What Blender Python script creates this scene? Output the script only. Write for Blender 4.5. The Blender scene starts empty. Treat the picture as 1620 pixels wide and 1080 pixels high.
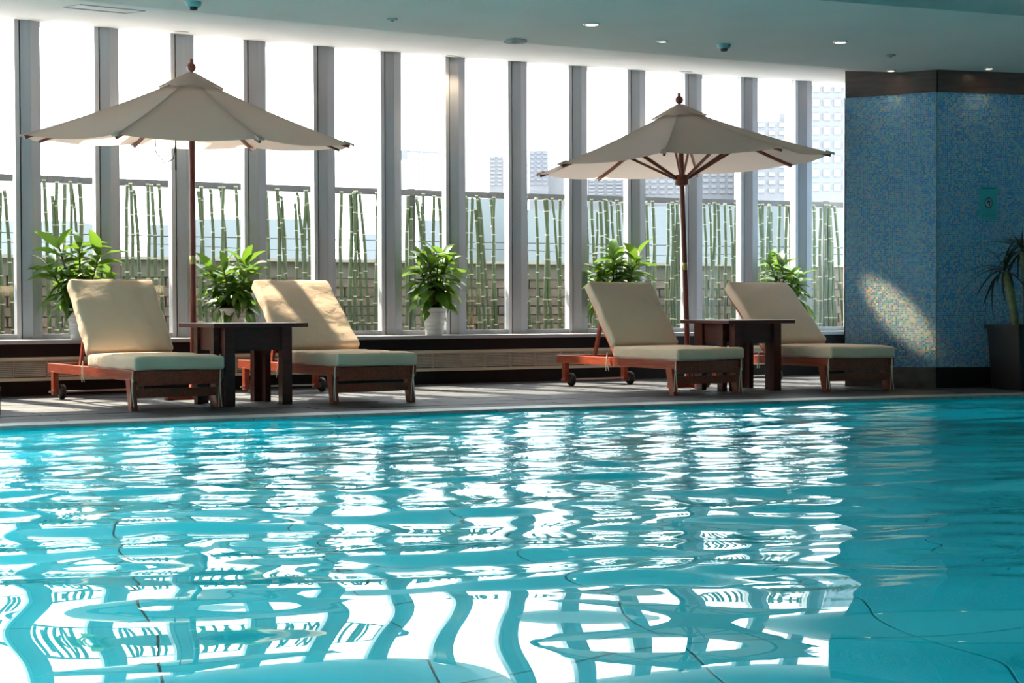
import bpy, bmesh, math, random
import numpy as np
from mathutils import Vector, Matrix

random.seed(7)
rng = np.random.default_rng(11)
SC = bpy.context.scene
COL = SC.collection
PI = math.pi

# ------------------------------------------------------------------ camera
PITCH, ROLL, CAMH = 0.0207, 0.0031, 0.66
cd = bpy.data.cameras.new('camera')
cam = bpy.data.objects.new('camera', cd)
COL.objects.link(cam)
cd.sensor_width = 36.0
cd.lens = 2400.0 / 1620.0 * 36.0
cd.clip_end = 3000
_c, _s = math.cos(PITCH), math.sin(PITCH)
_cr, _sr = math.cos(ROLL), math.sin(ROLL)
_right = Vector((_cr, -_sr * _s, -_sr * _c))
_up = Vector((_sr, _cr * _s, _cr * _c))
_fwd = Vector((0, _c, -_s))
_m = Matrix((_right, _up, -_fwd)).transposed().to_4x4()
_m.translation = (0, 0, CAMH)
cam.matrix_world = _m
SC.camera = cam

# ------------------------------------------------------------------ world, sun, exposure
SKY = 4.2
world = bpy.data.worlds.new('hazy_sky')
SC.world = world
world.use_nodes = True
_bg = world.node_tree.nodes['Background']
_bg.inputs[0].default_value = (0.93, 0.965, 1.0, 1)
_bg.inputs[1].default_value = SKY

sd = bpy.data.lights.new('sun', 'SUN')
sd.energy = 13.0
sd.angle = math.radians(1.2)
sd.color = (1.0, 0.86, 0.66)
sun = bpy.data.objects.new('sun', sd)
COL.objects.link(sun)
SUN_EL, SUN_H = math.radians(47), Vector((-0.70, 0.71, 0)).normalized()
_sdir = SUN_H * math.cos(SUN_EL) + Vector((0, 0, math.sin(SUN_EL)))
sun.rotation_euler = _sdir.to_track_quat('Z', 'Y').to_euler()
sun.location = (-20, 25, 20)

SC.view_settings.view_transform = 'Standard'
SC.view_settings.look = 'None'
SC.view_settings.gamma = 1.0
SC.view_settings.exposure = 1.15
SC.view_settings.use_curve_mapping = False
cy = SC.cycles
cy.use_denoising = True
cy.max_bounces = 12
cy.diffuse_bounces = 5
cy.glossy_bounces = 6
cy.transmission_bounces = 8
cy.transparent_max_bounces = 24
cy.caustics_refractive = True
cy.caustics_reflective = True
cy.blur_glossy = 0.5
cy.sample_clamp_indirect = 8.0

# ------------------------------------------------------------------ the plan: curved facade
R0, CX, CY = 45.66964, 19.49426, -26.87775
A0 = math.atan2(12.29585 - CY, -3.98223 - CX)
BAY = 0.64265


def P(s, o, z=0.0):
    """point at arc length s along the window line, offset o (outside positive)"""
    a = A0 - s / R0
    return Vector((CX + (R0 + o) * math.cos(a), CY + (R0 + o) * math.sin(a), z))


def arc(x, y):
    d = math.hypot(x - CX, y - CY)
    return (A0 - math.atan2(y - CY, x - CX)) * R0, d - R0


def heading(s):
    """angle of the direction of growing s"""
    return A0 - s / R0 - PI / 2


def HC(o):
    return 3.013 + 0.13 * max(min(o, 0.0), -2.8)


def OE(s):
    """offset of the pool edge"""
    return -3.60 - 0.068 * (s + 1)


SILL = 0.435
WATER = -0.035

# ------------------------------------------------------------------ helpers


def obj(name, me, m=None, parent=None, loc=None):
    o = bpy.data.objects.new(name, me)
    COL.objects.link(o)
    if parent is not None:
        o.parent = parent
    if loc is not None:
        o.location = loc
    if m is not None and me is not None and len(me.materials) == 0:
        for mm in (m if isinstance(m, (list, tuple)) else [m]):
            me.materials.append(mm)
    return o


def empty(name, loc=(0, 0, 0), rz=0.0, parent=None):
    o = bpy.data.objects.new(name, None)
    COL.objects.link(o)
    o.empty_display_size = 0.1
    o.location = loc
    o.rotation_euler = (0, 0, rz)
    if parent is not None:
        o.parent = parent
    return o


def tag(o, label=None, cat=None, group=None, kind=None):
    if label:
        o['label'] = label
    if cat:
        o['category'] = cat
    if group:
        o['group'] = group
    if kind:
        o['kind'] = kind
    return o


class MB:
    def __init__(self):
        self.v, self.f, self.mi, self.sm = [], [], [], []

    def add(self, verts, faces, mi=0, smooth=False):
        b = len(self.v)
        self.v += [tuple(p) for p in verts]
        for f in faces:
            self.f.append(tuple(b + i for i in f))
            self.mi.append(mi)
            self.sm.append(smooth)
        return self

    def hexa(self, bot, top, mi=0):
        """prism from two equal rings (counter-clockwise from above)"""
        n = len(bot)
        F = [tuple(range(n - 1, -1, -1)), tuple(range(n, 2 * n))]
        F += [(i, (i + 1) % n, n + (i + 1) % n, n + i) for i in range(n)]
        return self.add(list(bot) + list(top), F, mi)

    def box(self, x0, x1, y0, y1, z0, z1, mi=0):
        b = [(x0, y0, z0), (x1, y0, z0), (x1, y1, z0), (x0, y1, z0)]
        return self.hexa(b, [(p[0], p[1], z1) for p in b], mi)

    def beam(self, a, b, w, d, up=(0, 0, 1), mi=0):
        a, b = Vector(a), Vector(b)
        t = (b - a).normalized()
        u = Vector(up)
        s = t.cross(u)
        if s.length < 1e-4:
            s = t.cross(Vector((1, 0, 0)))
        s.normalize()
        u = s.cross(t).normalized()
        s *= w / 2
        u *= d / 2
        A = [a - s - u, a + s - u, a + s + u, a - s + u]
        B = [p + (b - a) for p in A]
        F = [(0, 1, 2, 3), (7, 6, 5, 4)] + [(i, 4 + i, 4 + (i + 1) % 4, (i + 1) % 4) for i in range(4)]
        return self.add(A + B, F, mi)

    def tube(self, pts, rad, n=8, mi=0, caps=True, smooth=True):
        pts = [Vector(p) for p in pts]
        rads = rad if isinstance(rad, (list, tuple)) else [rad] * len(pts)
        V, F = [], []
        ref = None
        for i, p in enumerate(pts):
            t = (pts[min(i + 1, len(pts) - 1)] - pts[max(i - 1, 0)]).normalized()
            if ref is None:
                ref = Vector((0, 0, 1)) if abs(t.z) < .9 else Vector((1, 0, 0))
            s = t.cross(ref).normalized()
            u = s.cross(t).normalized()
            ref = u
            for k in range(n):
                a = 2 * PI * k / n
                V.append(p + (s * math.cos(a) + u * math.sin(a)) * rads[i])
        for i in range(len(pts) - 1):
            for k in range(n):
                F.append((i * n + k, i * n + (k + 1) % n, (i + 1) * n + (k + 1) % n, (i + 1) * n + k))
        self.add(V, F, mi, smooth)
        if caps:
            e = (len(pts) - 1) * n
            self.add(V[:n], [tuple(range(n - 1, -1, -1))], mi)
            self.add(V[e:], [tuple(range(n))], mi)
        return self

    def lathe(self, prof, n=20, mi=0, c=(0, 0, 0), smooth=True):
        V, F = [], []
        for r, z in prof:
            for k in range(n):
                a = 2 * PI * k / n
                V.append((c[0] + r * math.cos(a), c[1] + r * math.sin(a), c[2] + z))
        for i in range(len(prof) - 1):
            for k in range(n):
                F.append((i * n + k, i * n + (k + 1) % n, (i + 1) * n + (k + 1) % n, (i + 1) * n + k))
        self.add(V, F, mi, smooth)
        if prof[0][0] > 1e-5:
            self.add(V[:n], [tuple(range(n - 1, -1, -1))], mi)
        if prof[-1][0] > 1e-5:
            self.add(V[-n:], [tuple(range(n))], mi)
        return self

    def mesh(self, name):
        me = bpy.data.meshes.new(name)
        me.from_pydata(self.v, [], self.f)
        me.polygons.foreach_set('material_index', self.mi)
        me.polygons.foreach_set('use_smooth', self.sm)
        me.update()
        return me

    def build(self, name, m, parent=None, loc=None, bevel=0.0):
        me = self.mesh(name)
        if bevel > 0:
            bm = bmesh.new()
            bm.from_mesh(me)
            bmesh.ops.remove_doubles(bm, verts=bm.verts, dist=1e-5)
            bmesh.ops.bevel(bm, geom=list(bm.edges), offset=bevel, segments=2, affect='EDGES', profile=.6)
            bm.to_mesh(me)
            bm.free()
        return obj(name, me, m, parent, loc)


def hexcol(r, g, b):
    """sRGB 0..255 to linear"""
    def f(c):
        c /= 255.0
        return c / 12.92 if c <= .04045 else ((c + .055) / 1.055) ** 2.4
    return (f(r), f(g), f(b), 1)


def mat(name, col, rough=.6, metal=0.0, var=0.0, vscale=8.0, stretch=(1, 1, 1), bump=0.0, bscale=60.0, spec=.5, coat=0.0):
    m = bpy.data.materials.new(name)
    m.use_nodes = True
    nt = m.node_tree
    b = nt.nodes['Principled BSDF']
    col = tuple(col) if len(col) == 4 else tuple(col) + (1,)
    b.inputs['Base Color'].default_value = col
    b.inputs['Roughness'].default_value = rough
    b.inputs['Metallic'].default_value = metal
    b.inputs['Specular IOR Level'].default_value = spec
    b.inputs['Coat Weight'].default_value = coat
    b.inputs['Coat Roughness'].default_value = .12
    if var > 0 or bump > 0:
        tc = nt.nodes.new('ShaderNodeTexCoord')
        mp = nt.nodes.new('ShaderNodeMapping')
        mp.inputs['Scale'].default_value = stretch
        nt.links.new(tc.outputs['Object'], mp.inputs[0])
    if var > 0:
        n = nt.nodes.new('ShaderNodeTexNoise')
        n.inputs['Scale'].default_value = vscale
        n.inputs['Detail'].default_value = 5
        nt.links.new(mp.outputs[0], n.inputs['Vector'])
        r = nt.nodes.new('ShaderNodeValToRGB')
        r.color_ramp.elements[0].position = .3
        r.color_ramp.elements[1].position = .7
        r.color_ramp.elements[0].color = tuple(c * (1 - var) for c in col[:3]) + (1,)
        r.color_ramp.elements[1].color = tuple(min(1, c * (1 + var)) for c in col[:3]) + (1,)
        nt.links.new(n.outputs[0], r.inputs[0])
        nt.links.new(r.outputs[0], b.inputs['Base Color'])
    if bump > 0:
        n2 = nt.nodes.new('ShaderNodeTexNoise')
        n2.inputs['Scale'].default_value = bscale
        n2.inputs['Detail'].default_value = 3
        nt.links.new(mp.outputs[0], n2.inputs['Vector'])
        bp = nt.nodes.new('ShaderNodeBump')
        bp.inputs['Strength'].default_value = bump
        bp.inputs['Distance'].default_value = .02
        nt.links.new(n2.outputs[0], bp.inputs['Height'])
        nt.links.new(bp.outputs[0], b.inputs['Normal'])
    return m


def per_object(m, lo, hi):
    """vary value of the base colour from object to object (tiles, bricks, stones)"""
    nt = m.node_tree
    b = nt.nodes['Principled BSDF']
    oi = nt.nodes.new('ShaderNodeObjectInfo')
    mr = nt.nodes.new('ShaderNodeMapRange')
    mr.inputs['To Min'].default_value = lo
    mr.inputs['To Max'].default_value = hi
    nt.links.new(oi.outputs['Random'], mr.inputs[0])
    mx = nt.nodes.new('ShaderNodeMix')
    mx.data_type = 'RGBA'
    mx.blend_type = 'MULTIPLY'
    mx.inputs[0].default_value = 1
    src = b.inputs['Base Color'].links
    if src:
        nt.links.new(src[0].from_socket, mx.inputs[6])
    else:
        mx.inputs[6].default_value = b.inputs['Base Color'].default_value
    nt.links.new(mr.outputs[0], mx.inputs[7])
    nt.links.new(mx.outputs[2], b.inputs['Base Color'])
    return m


def emit(name, col, strength):
    m = bpy.data.materials.new(name)
    m.use_nodes = True
    nt = m.node_tree
    nt.nodes.clear()
    e = nt.nodes.new('ShaderNodeEmission')
    e.inputs[0].default_value = tuple(col) + (1,)
    e.inputs[1].default_value = strength
    o = nt.nodes.new('ShaderNodeOutputMaterial')
    nt.links.new(e.outputs[0], o.inputs[0])
    return m


def fabric(name, col, trans=0.35, tcol=None, bump=.15):
    m = bpy.data.materials.new(name)
    m.use_nodes = True
    nt = m.node_tree
    nt.nodes.clear()
    d = nt.nodes.new('ShaderNodeBsdfDiffuse')
    t = nt.nodes.new('ShaderNodeBsdfTranslucent')
    mx = nt.nodes.new('ShaderNodeMixShader')
    o = nt.nodes.new('ShaderNodeOutputMaterial')
    tc = nt.nodes.new('ShaderNodeTexCoord')
    n = nt.nodes.new('ShaderNodeTexNoise')
    n.inputs['Scale'].default_value = 9
    n.inputs['Detail'].default_value = 4
    bp = nt.nodes.new('ShaderNodeBump')
    bp.inputs['Strength'].default_value = bump
    bp.inputs['Distance'].default_value = .03
    nt.links.new(tc.outputs['Object'], n.inputs['Vector'])
    nt.links.new(n.outputs[0], bp.inputs['Height'])
    nt.links.new(bp.outputs[0], d.inputs['Normal'])
    d.inputs[0].default_value = tuple(col) + (1,)
    t.inputs[0].default_value = tuple(tcol or col) + (1,)
    mx.inputs[0].default_value = trans
    nt.links.new(d.outputs[0], mx.inputs[1])
    nt.links.new(t.outputs[0], mx.inputs[2])
    nt.links.new(mx.outputs[0], o.inputs[0])
    return m


# ------------------------------------------------------------------ materials
M = {}
M['plaster'] = mat('ceiling_plaster', (.66, .60, .55), .8, var=.03, vscale=2)
M['alu_light'] = mat('pale_aluminium', (.50, .50, .53), .45, var=.03, vscale=3)
M['alu'] = mat('grey_aluminium', (.36, .365, .40), .4, var=.05, vscale=30, stretch=(1, 1, .03))
M['gasket'] = mat('black_gasket', (.012, .012, .016), .6)
M['sill'] = mat('pale_stone_sill', (.42, .42, .43), .35, var=.06, vscale=6)
M['black_panel'] = mat('black_lacquer_panel', (.007, .006, .007), .45, var=.2, vscale=5, spec=.25)
M['blond_wood'] = mat('blond_wood', (.80, .64, .46), .55, var=.12, vscale=12, stretch=(.2, .2, 3))
M['slat_wood'] = mat('louver_wood', (.62, .50, .39), .55, var=.12, vscale=12)
M['slate'] = per_object(mat('deck_slate', (.060, .062, .070), .62, var=.3, vscale=7, stretch=(1, 1, 1), bump=.12, bscale=18, spec=.18), .7, 1.35)
M['grout'] = mat('dark_grout', (.03, .03, .033), .8)
M['coping'] = per_object(mat('coping_stone', (.26, .27, .26), .4, var=.15, vscale=14, bump=.08, bscale=40), .85, 1.12)
M['pool_tile'] = per_object(mat('turquoise_pool_tile', (.001, .43, .50), .5, var=.06, vscale=3), .97, 1.04)
M['pool_grout'] = mat('pool_grout', (.004, .30, .36), .7)
M['cream'] = fabric('cream_cushion_canvas', (.80, .61, .45), .06, (.8, .6, .35), bump=.35)
M['canopy'] = fabric('beige_canopy_canvas', (.56, .50, .46), .34, (.84, .66, .54), bump=.08)
M['cord'] = mat('cream_cotton_cord', (.72, .66, .54), .8)
M['dark_cord'] = mat('dark_cord', (.03, .035, .04), .7)
M['teak'] = mat('red_brown_teak', (.30, .050, .018), .38, var=.35, vscale=9, stretch=(.6, 6, 6), spec=.5, coat=.25)
M['teak_pole'] = mat('red_brown_pole', (.20, .035, .018), .4, var=.3, vscale=9, stretch=(5, 5, .5), coat=.2)
M['table_wood'] = mat('dark_red_table_wood', (.072, .010, .006), .4, var=.35, vscale=8, stretch=(1, 6, 6), coat=.3)
M['rubber'] = mat('black_rubber', (.015, .014, .014), .6)
M['chrome'] = mat('worn_steel', (.5, .48, .45), .35, metal=.9)
M['brass'] = mat('brass', (.75, .52, .22), .3, metal=1)
M['pot'] = mat('white_plastic_pot', (.80, .77, .75), .45, var=.03, vscale=5)
M['soil'] = mat('dark_soil', (.03, .02, .013), .9, bump=.5, bscale=80)
M['stem'] = mat('green_brown_stem', (.10, .10, .035), .7, var=.3, vscale=30)
M['bamboo'] = mat('green_bamboo', (.050, .080, .032), .45, var=.35, vscale=6, stretch=(2, 2, .6))
M['bamboo_node'] = mat('pale_bamboo_node', (.36, .37, .28), .6)
M['brick'] = per_object(mat('grey_brown_block', (.165, .135, .118), .85, var=.2, vscale=14), .75, 1.25)
M['mortar'] = mat('mortar', (.10, .088, .08), .9)
M['concrete'] = mat('parapet_concrete', (.15, .145, .13), .85, var=.12, vscale=4)
M['cap'] = mat('parapet_cap', (.42, .40, .36), .8, var=.1, vscale=5)
M['rail_paint'] = mat('grey_rail_paint', (.065, .068, .072), .5, var=.05, vscale=3)
M['wire'] = mat('steel_wire', (.05, .055, .06), .5, metal=.4)
M['fascia'] = mat('dark_veneer_fascia', (.075, .036, .028), .35, var=.35, vscale=5, stretch=(1, 1, 7), coat=.3)
M['plinth'] = mat('grey_marble_plinth', (.12, .105, .105), .35, var=.45, vscale=4, stretch=(1.5, 1.5, 2.5))
M['dark_plinth'] = mat('black_stone_plinth', (.012, .012, .016), .4)
M['white_paint'] = mat('white_paint', (.55, .55, .54), .6)
M['dark_paint'] = mat('dark_interior_paint', (.03, .045, .05), .8)
M['teal_plaster'] = mat('teal_ceiling_paint', (.09, .24, .26), .8, var=.04, vscale=2)
M['sign_board'] = mat('teal_sign_board', (.05, .34, .36), .4)
M['sign_dark'] = mat('dark_sign_print', (.012, .014, .05), .6)
M['sign_pale'] = mat('pale_sign_print', (.22, .33, .40), .6)
M['planter'] = mat('black_planter', (.008, .008, .009), .3)
M['detector'] = mat('teal_grey_plastic', (.16, .30, .29), .5)
M['grille'] = mat('grey_ceiling_grille', (.30, .29, .27), .5)
M['lamp_rim'] = mat('white_lamp_rim', (.55, .54, .52), .4)
M['lamp_on'] = emit('warm_lamp_disc', (1.0, .80, .52), 7.0)
M['lamp_dim'] = emit('dim_lamp_disc', (1.0, .93, .82), 2.0)
for i, (c, w) in enumerate([((.104, .111, .126), 0), ((.115, .121, .132), 0), ((.088, .104, .115), 0), ((.092, .112, .118), 0)]):  # distance haze is put into these pale wall and window colours
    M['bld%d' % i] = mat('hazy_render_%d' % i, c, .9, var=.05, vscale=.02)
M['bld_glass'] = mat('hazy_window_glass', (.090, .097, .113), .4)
M['bld_pale'] = mat('hazed_window_band', (.122, .127, .136), .5)


def leaf_mat(name, c, tc):
    m = bpy.data.materials.new(name)
    m.use_nodes = True
    nt = m.node_tree
    nt.nodes.clear()
    d = nt.nodes.new('ShaderNodeBsdfPrincipled')
    d.inputs['Roughness'].default_value = .3
    oi = nt.nodes.new('ShaderNodeObjectInfo')
    r = nt.nodes.new('ShaderNodeValToRGB')
    r.color_ramp.elements[0].color = (c[0] * .55, c[1] * .6, c[2] * .6, 1)
    r.color_ramp.elements[1].color = (c[0] * 1.5, c[1] * 1.35, c[2] * 1.1, 1)
    nt.links.new(oi.outputs['Random'], r.inputs[0])
    nt.links.new(r.outputs[0], d.inputs['Base Color'])
    t = nt.nodes.new('ShaderNodeBsdfTranslucent')
    t.inputs[0].default_value = tuple(tc) + (1,)
    mx = nt.nodes.new('ShaderNodeMixShader')
    mx.inputs[0].default_value = .3
    o = nt.nodes.new('ShaderNodeOutputMaterial')
    nt.links.new(d.outputs[0], mx.inputs[1])
    nt.links.new(t.outputs[0], mx.inputs[2])
    nt.links.new(mx.outputs[0], o.inputs[0])
    return m


M['leaf'] = leaf_mat('glossy_green_leaf', (.055, .145, .018), (.15, .28, .025))
M['dark_leaf'] = leaf_mat('dark_palm_leaf', (.02, .035, .015), (.03, .05, .02))


def glass_mat():
    m = bpy.data.materials.new('window_glass')
    m.use_nodes = True
    nt = m.node_tree
    nt.nodes.clear()
    t = nt.nodes.new('ShaderNodeBsdfTransparent')
    t.inputs[0].default_value = (.96, .975, .97, 1)
    g = nt.nodes.new('ShaderNodeBsdfGlossy')
    g.inputs['Roughness'].default_value = 0.0
    lw = nt.nodes.new('ShaderNodeLayerWeight')
    lw.inputs[0].default_value = .5
    pw_ = nt.nodes.new('ShaderNodeMath')
    pw_.operation = 'POWER'
    pw_.inputs[1].default_value = 4.0
    nt.links.new(lw.outputs['Facing'], pw_.inputs[0])
    f = nt.nodes.new('ShaderNodeMapRange')
    f.inputs['To Min'].default_value = .035
    f.inputs['To Max'].default_value = .9
    nt.links.new(pw_.outputs[0], f.inputs[0])
    mx = nt.nodes.new('ShaderNodeMixShader')
    o = nt.nodes.new('ShaderNodeOutputMaterial')
    nt.links.new(f.outputs[0], mx.inputs[0])
    nt.links.new(t.outputs[0], mx.inputs[1])
    nt.links.new(g.outputs[0], mx.inputs[2])
    nt.links.new(mx.outputs[0], o.inputs[0])
    return m


M['glass'] = glass_mat()


def mosaic_mat(name, tile=.0165):
    """small iridescent glass mosaic: every tile a random hue, pale grout lines, on UV in metres"""
    m = bpy.data.materials.new(name)
    m.use_nodes = True
    nt = m.node_tree
    L = nt.links
    b = nt.nodes['Principled BSDF']
    uv = nt.nodes.new('ShaderNodeUVMap')
    sc = nt.nodes.new('ShaderNodeVectorMath')
    sc.operation = 'SCALE'
    sc.inputs[3].default_value = 1 / tile
    L.new(uv.outputs[0], sc.inputs[0])
    fl = nt.nodes.new('ShaderNodeVectorMath')
    fl.operation = 'FLOOR'
    L.new(sc.outputs[0], fl.inputs[0])
    wn = nt.nodes.new('ShaderNodeTexWhiteNoise')
    wn.noise_dimensions = '3D'
    L.new(fl.outputs[0], wn.inputs[0])
    ramp = nt.nodes.new('ShaderNodeValToRGB')
    cr = ramp.color_ramp
    cr.interpolation = 'CONSTANT'
    cols = [(0, (.04, .18, .40)), (.18, (.07, .26, .46)), (.36, (.10, .34, .46)), (.52, (.05, .17, .46)),
            (.64, (.18, .36, .42)), (.76, (.24, .27, .46)), (.85, (.26, .40, .36)), (.92, (.42, .32, .34)), (.97, (.48, .42, .26))]
    cr.elements[0].position, cr.elements[0].color = 0, cols[0][1] + (1,)
    cr.elements[1].position, cr.elements[1].color = cols[1][0], cols[1][1] + (1,)
    for p, c in cols[2:]:
        e = cr.elements.new(p)
        e.color = c + (1,)
    L.new(wn.outputs[0], ramp.inputs[0])
    fr = nt.nodes.new('ShaderNodeVectorMath')
    fr.operation = 'FRACTION'
    L.new(sc.outputs[0], fr.inputs[0])
    sp = nt.nodes.new('ShaderNodeSeparateXYZ')
    L.new(fr.outputs[0], sp.inputs[0])
    gx = nt.nodes.new('ShaderNodeMath')
    gx.operation = 'LESS_THAN'
    gx.inputs[1].default_value = .13
    gy = nt.nodes.new('ShaderNodeMath')
    gy.operation = 'LESS_THAN'
    gy.inputs[1].default_value = .13
    L.new(sp.outputs[0], gx.inputs[0])
    L.new(sp.outputs[1], gy.inputs[0])
    mxm = nt.nodes.new('ShaderNodeMath')
    mxm.operation = 'MAXIMUM'
    L.new(gx.outputs[0], mxm.inputs[0])
    L.new(gy.outputs[0], mxm.inputs[1])
    mix = nt.nodes.new('ShaderNodeMix')
    mix.data_type = 'RGBA'
    L.new(mxm.outputs[0], mix.inputs[0])
    L.new(ramp.outputs[0], mix.inputs[6])
    mix.inputs[7].default_value = (.34, .42, .52, 1)
    L.new(mix.outputs[2], b.inputs['Base Color'])
    b.inputs['Roughness'].default_value = .28
    b.inputs['Specular IOR Level'].default_value = .6
    # every tile sits a little askew
    nm = nt.nodes.new('ShaderNodeVectorMath')
    nm.operation = 'SUBTRACT'
    L.new(wn.outputs[1], nm.inputs[0])
    nm.inputs[1].default_value = (.5, .5, .5)
    ns = nt.nodes.new('ShaderNodeVectorMath')
    ns.operation = 'SCALE'
    ns.inputs[3].default_value = .22
    L.new(nm.outputs[0], ns.inputs[0])
    ge = nt.nodes.new('ShaderNodeNewGeometry')
    ad = nt.nodes.new('ShaderNodeVectorMath')
    ad.operation = 'ADD'
    L.new(ge.outputs['Normal'], ad.inputs[0])
    L.new(ns.outputs[0], ad.inputs[1])
    no = nt.nodes.new('ShaderNodeVectorMath')
    no.operation = 'NORMALIZE'
    L.new(ad.outputs[0], no.inputs[0])
    L.new(no.outputs[0], b.inputs['Normal'])
    return m


M['mosaic'] = mosaic_mat('blue_glass_mosaic')

# ================================================================== SETTING
S0, S1 = -22.0, 13.0          # arc range of deck and ceiling


def strip(name, profile, s0, s1, m, n=48, parent=None, closed=True, kind='structure'):
    """extrude a closed (o,z) profile along the curved facade line"""
    mb = MB()
    V, F = [], []
    k = len(profile)
    for i in range(n + 1):
        s = s0 + (s1 - s0) * i / n
        for (o, z) in profile:
            V.append(P(s, o, z))
    for i in range(n):
        for j in range(k if closed else k - 1):
            a, b = i * k + j, i * k + (j + 1) % k
            F.append((a, b, b + k, a + k))
    if closed:
        F.append(tuple(range(k - 1, -1, -1)))
        F.append(tuple(n * k + j for j in range(k)))
    mb.add(V, F)
    o_ = mb.build(name, m, parent)
    bm = bmesh.new()
    bm.from_mesh(o_.data)
    bmesh.ops.recalc_face_normals(bm, faces=bm.faces)
    bm.to_mesh(o_.data)
    bm.free()
    if parent is None and kind:
        o_['kind'] = kind
    return o_


# ---- deck base and slabs
mb = MB()
V, F = [], []
n = 60
for i in range(n + 1):
    s = S0 + (S1 - S0) * i / n
    V += [P(s, -.20, -.012), P(s, OE(s) + .1, -.012), P(s, OE(s) + .1, -.2), P(s, -.20, -.2)]
for i in range(n):
    for j in range(4):
        a, b = i * 4 + j, i * 4 + (j + 1) % 4
        F.append((a, a + 4, b + 4, b))
mb.add(V, F)
floor = mb.build('floor', M['grout'])
floor['kind'] = 'structure'

COL_POLY = [(2.87, 13.05), (3.55, 12.69), (9.0, 14.05), (9.0, 18.0), (3.80, 16.35)]


def inside_col(x, y):
    c = False
    for i in range(len(COL_POLY)):
        x1, y1 = COL_POLY[i]
        x2, y2 = COL_POLY[(i + 1) % len(COL_POLY)]
        if (y1 > y) != (y2 > y) and x < (x2 - x1) * (y - y1) / (y2 - y1) + x1:
            c = not c
    return c


ROWS, COPW = 10, .24
for r in range(ROWS):
    s = -2.4 - (.37 if r % 2 else 0)
    while s < 9.6:
        w = .74
        q = []
        for (ds, tt) in ((.004, r), (w - .004, r), (w - .004, r + 1), (.004, r + 1)):
            ss = s + ds
            full = (OE(ss) + COPW) - (-.43)
            o_ = -.43 + full * tt / ROWS + (-.004 if tt == r else .004)
            q.append(P(ss, o_))
        c = sum(q, Vector()) / 4
        if not inside_col(c.x, c.y):
            dz = rng.uniform(-.0015, .0015)
            q = q[::-1]
            bot = [(p.x, p.y, -.03) for p in q]
            top = [(p.x, p.y, dz) for p in q]
            MB().hexa(bot, top).build('deck_slab', M['slate'], floor)
        s += w

coping = empty('trim_1')
coping['kind'] = 'structure'
s = -3.0
while s < 11:
    w = .6
    q = [P(s + .003, OE(s) + COPW), P(s + w - .003, OE(s + w) + COPW), P(s + w - .003, OE(s + w)), P(s + .003, OE(s))][::-1]
    MB().hexa([(p.x, p.y, -.09) for p in q], [(p.x, p.y, .002) for p in q]).build('coping_stone', M['coping'], coping, bevel=.006)
    s += w

# ---- pool basin
PX0, PX1, PY0, PD = -7.0, 9.0, -2.5, -1.35
ex = np.array([P(s, OE(s)).x for s in np.linspace(-9, 14, 300)])
ey = np.array([P(s, OE(s)).y for s in np.linspace(-9, 14, 300)])


def YE(x):
    return float(np.interp(x, ex, ey))


mb = MB()
mb.box(PX0 - .1, PX1 + .1, PY0 - .1, 14.5, PD - .12, PD - .02)
pool_floor = mb.build('floor_pool', M['pool_grout'])
pool_floor['kind'] = 'structure'
T = .80
slabm = MB().box(-T / 2 + .005, T / 2 - .005, -T / 2 + .005, T / 2 - .005, -.02, 0).mesh('pool_slab')
slabm.materials.append(M['pool_tile'])
ang = math.radians(18)
for i in range(-12, 14):
    for j in range(-6, 20):
        x = i * T * math.cos(ang) - j * T * math.sin(ang)
        y = i * T * math.sin(ang) + j * T * math.cos(ang)
        if -5.6 < x < 6.6 and 0.2 < y < YE(x) + .3 and abs(x) < y * .40 + 3.0:
            o_ = obj('pool_slab', slabm, None, pool_floor, (x, y, PD))
            o_.rotation_euler = (0, 0, ang)
mb = MB()
xs = np.linspace(PX0, PX1, 40)
V, F = [], []
for x in xs:
    y = YE(x)
    V += [(x, y - .004, -.02), (x, y - .004, PD - .05), (x, y + .2, PD - .05), (x, y + .2, -.02)]
for i in range(len(xs) - 1):
    for j in range(4):
        a, b = i * 4 + j, i * 4 + (j + 1) % 4
        F.append((a, b, b + 4, a + 4))
mb.add(V, F)
o_ = mb.build('wall_pool_far', M['pool_tile'])
o_['kind'] = 'structure'
for nm, bx in (('wall_pool_left', (PX0 - .2, PX0, PY0, 9)), ('wall_pool_right', (PX1, PX1 + .2, PY0, 14)), ('wall_pool_near', (PX0, PX1, PY0 - .2, PY0))):
    o_ = MB().box(bx[0], bx[1], bx[2], bx[3], PD - .05, -.0).build(nm, M['pool_tile'])
    o_['kind'] = 'structure'
o_ = MB().box(-9, 10, PY0 - 2.6, PY0 - .02, -.3, .0).build('floor_near', M['slate'])
o_['kind'] = 'structure'

# ---- ceiling: sloping soffit, bulkhead, raised ceiling over the pool
V, F = [], []
prof = [0.25, 0, -.7, -1.4, -2.1, -2.8, -3.6]
n = 60
k = len(prof) + 4
for i in range(n + 1):
    s = S0 - 2 + (S1 + 4 - S0) * i / n
    oe = OE(s) - 1.05
    for o in prof:
        V.append(P(s, o, HC(o)))
    V.append(P(s, oe, HC(-9)))
    V.append(P(s, oe, 3.15))
    V.append(P(s, oe + .25, 3.15))
    V.append(P(s, 0.25, 3.15))
for i in range(n):
    for j in range(k):
        a, b = i * k + j, i * k + (j + 1) % k
        F.append((a, b, b + k, a + k))
mb = MB()
mb.add(V, F)
ceiling = mb.build('ceiling', M['plaster'])
ceiling['kind'] = 'structure'
mb = MB()
V, F = [], []
n = 50
for i in range(n + 1):
    s = -24 + 39.0 * i / n
    p = P(s, OE(s) - .95)
    q_ = P(s, OE(s) - 22)
    V += [(p.x, p.y, 3.12), (q_.x, q_.y, 3.12), (q_.x, q_.y, 3.3), (p.x, p.y, 3.3)]
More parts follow.
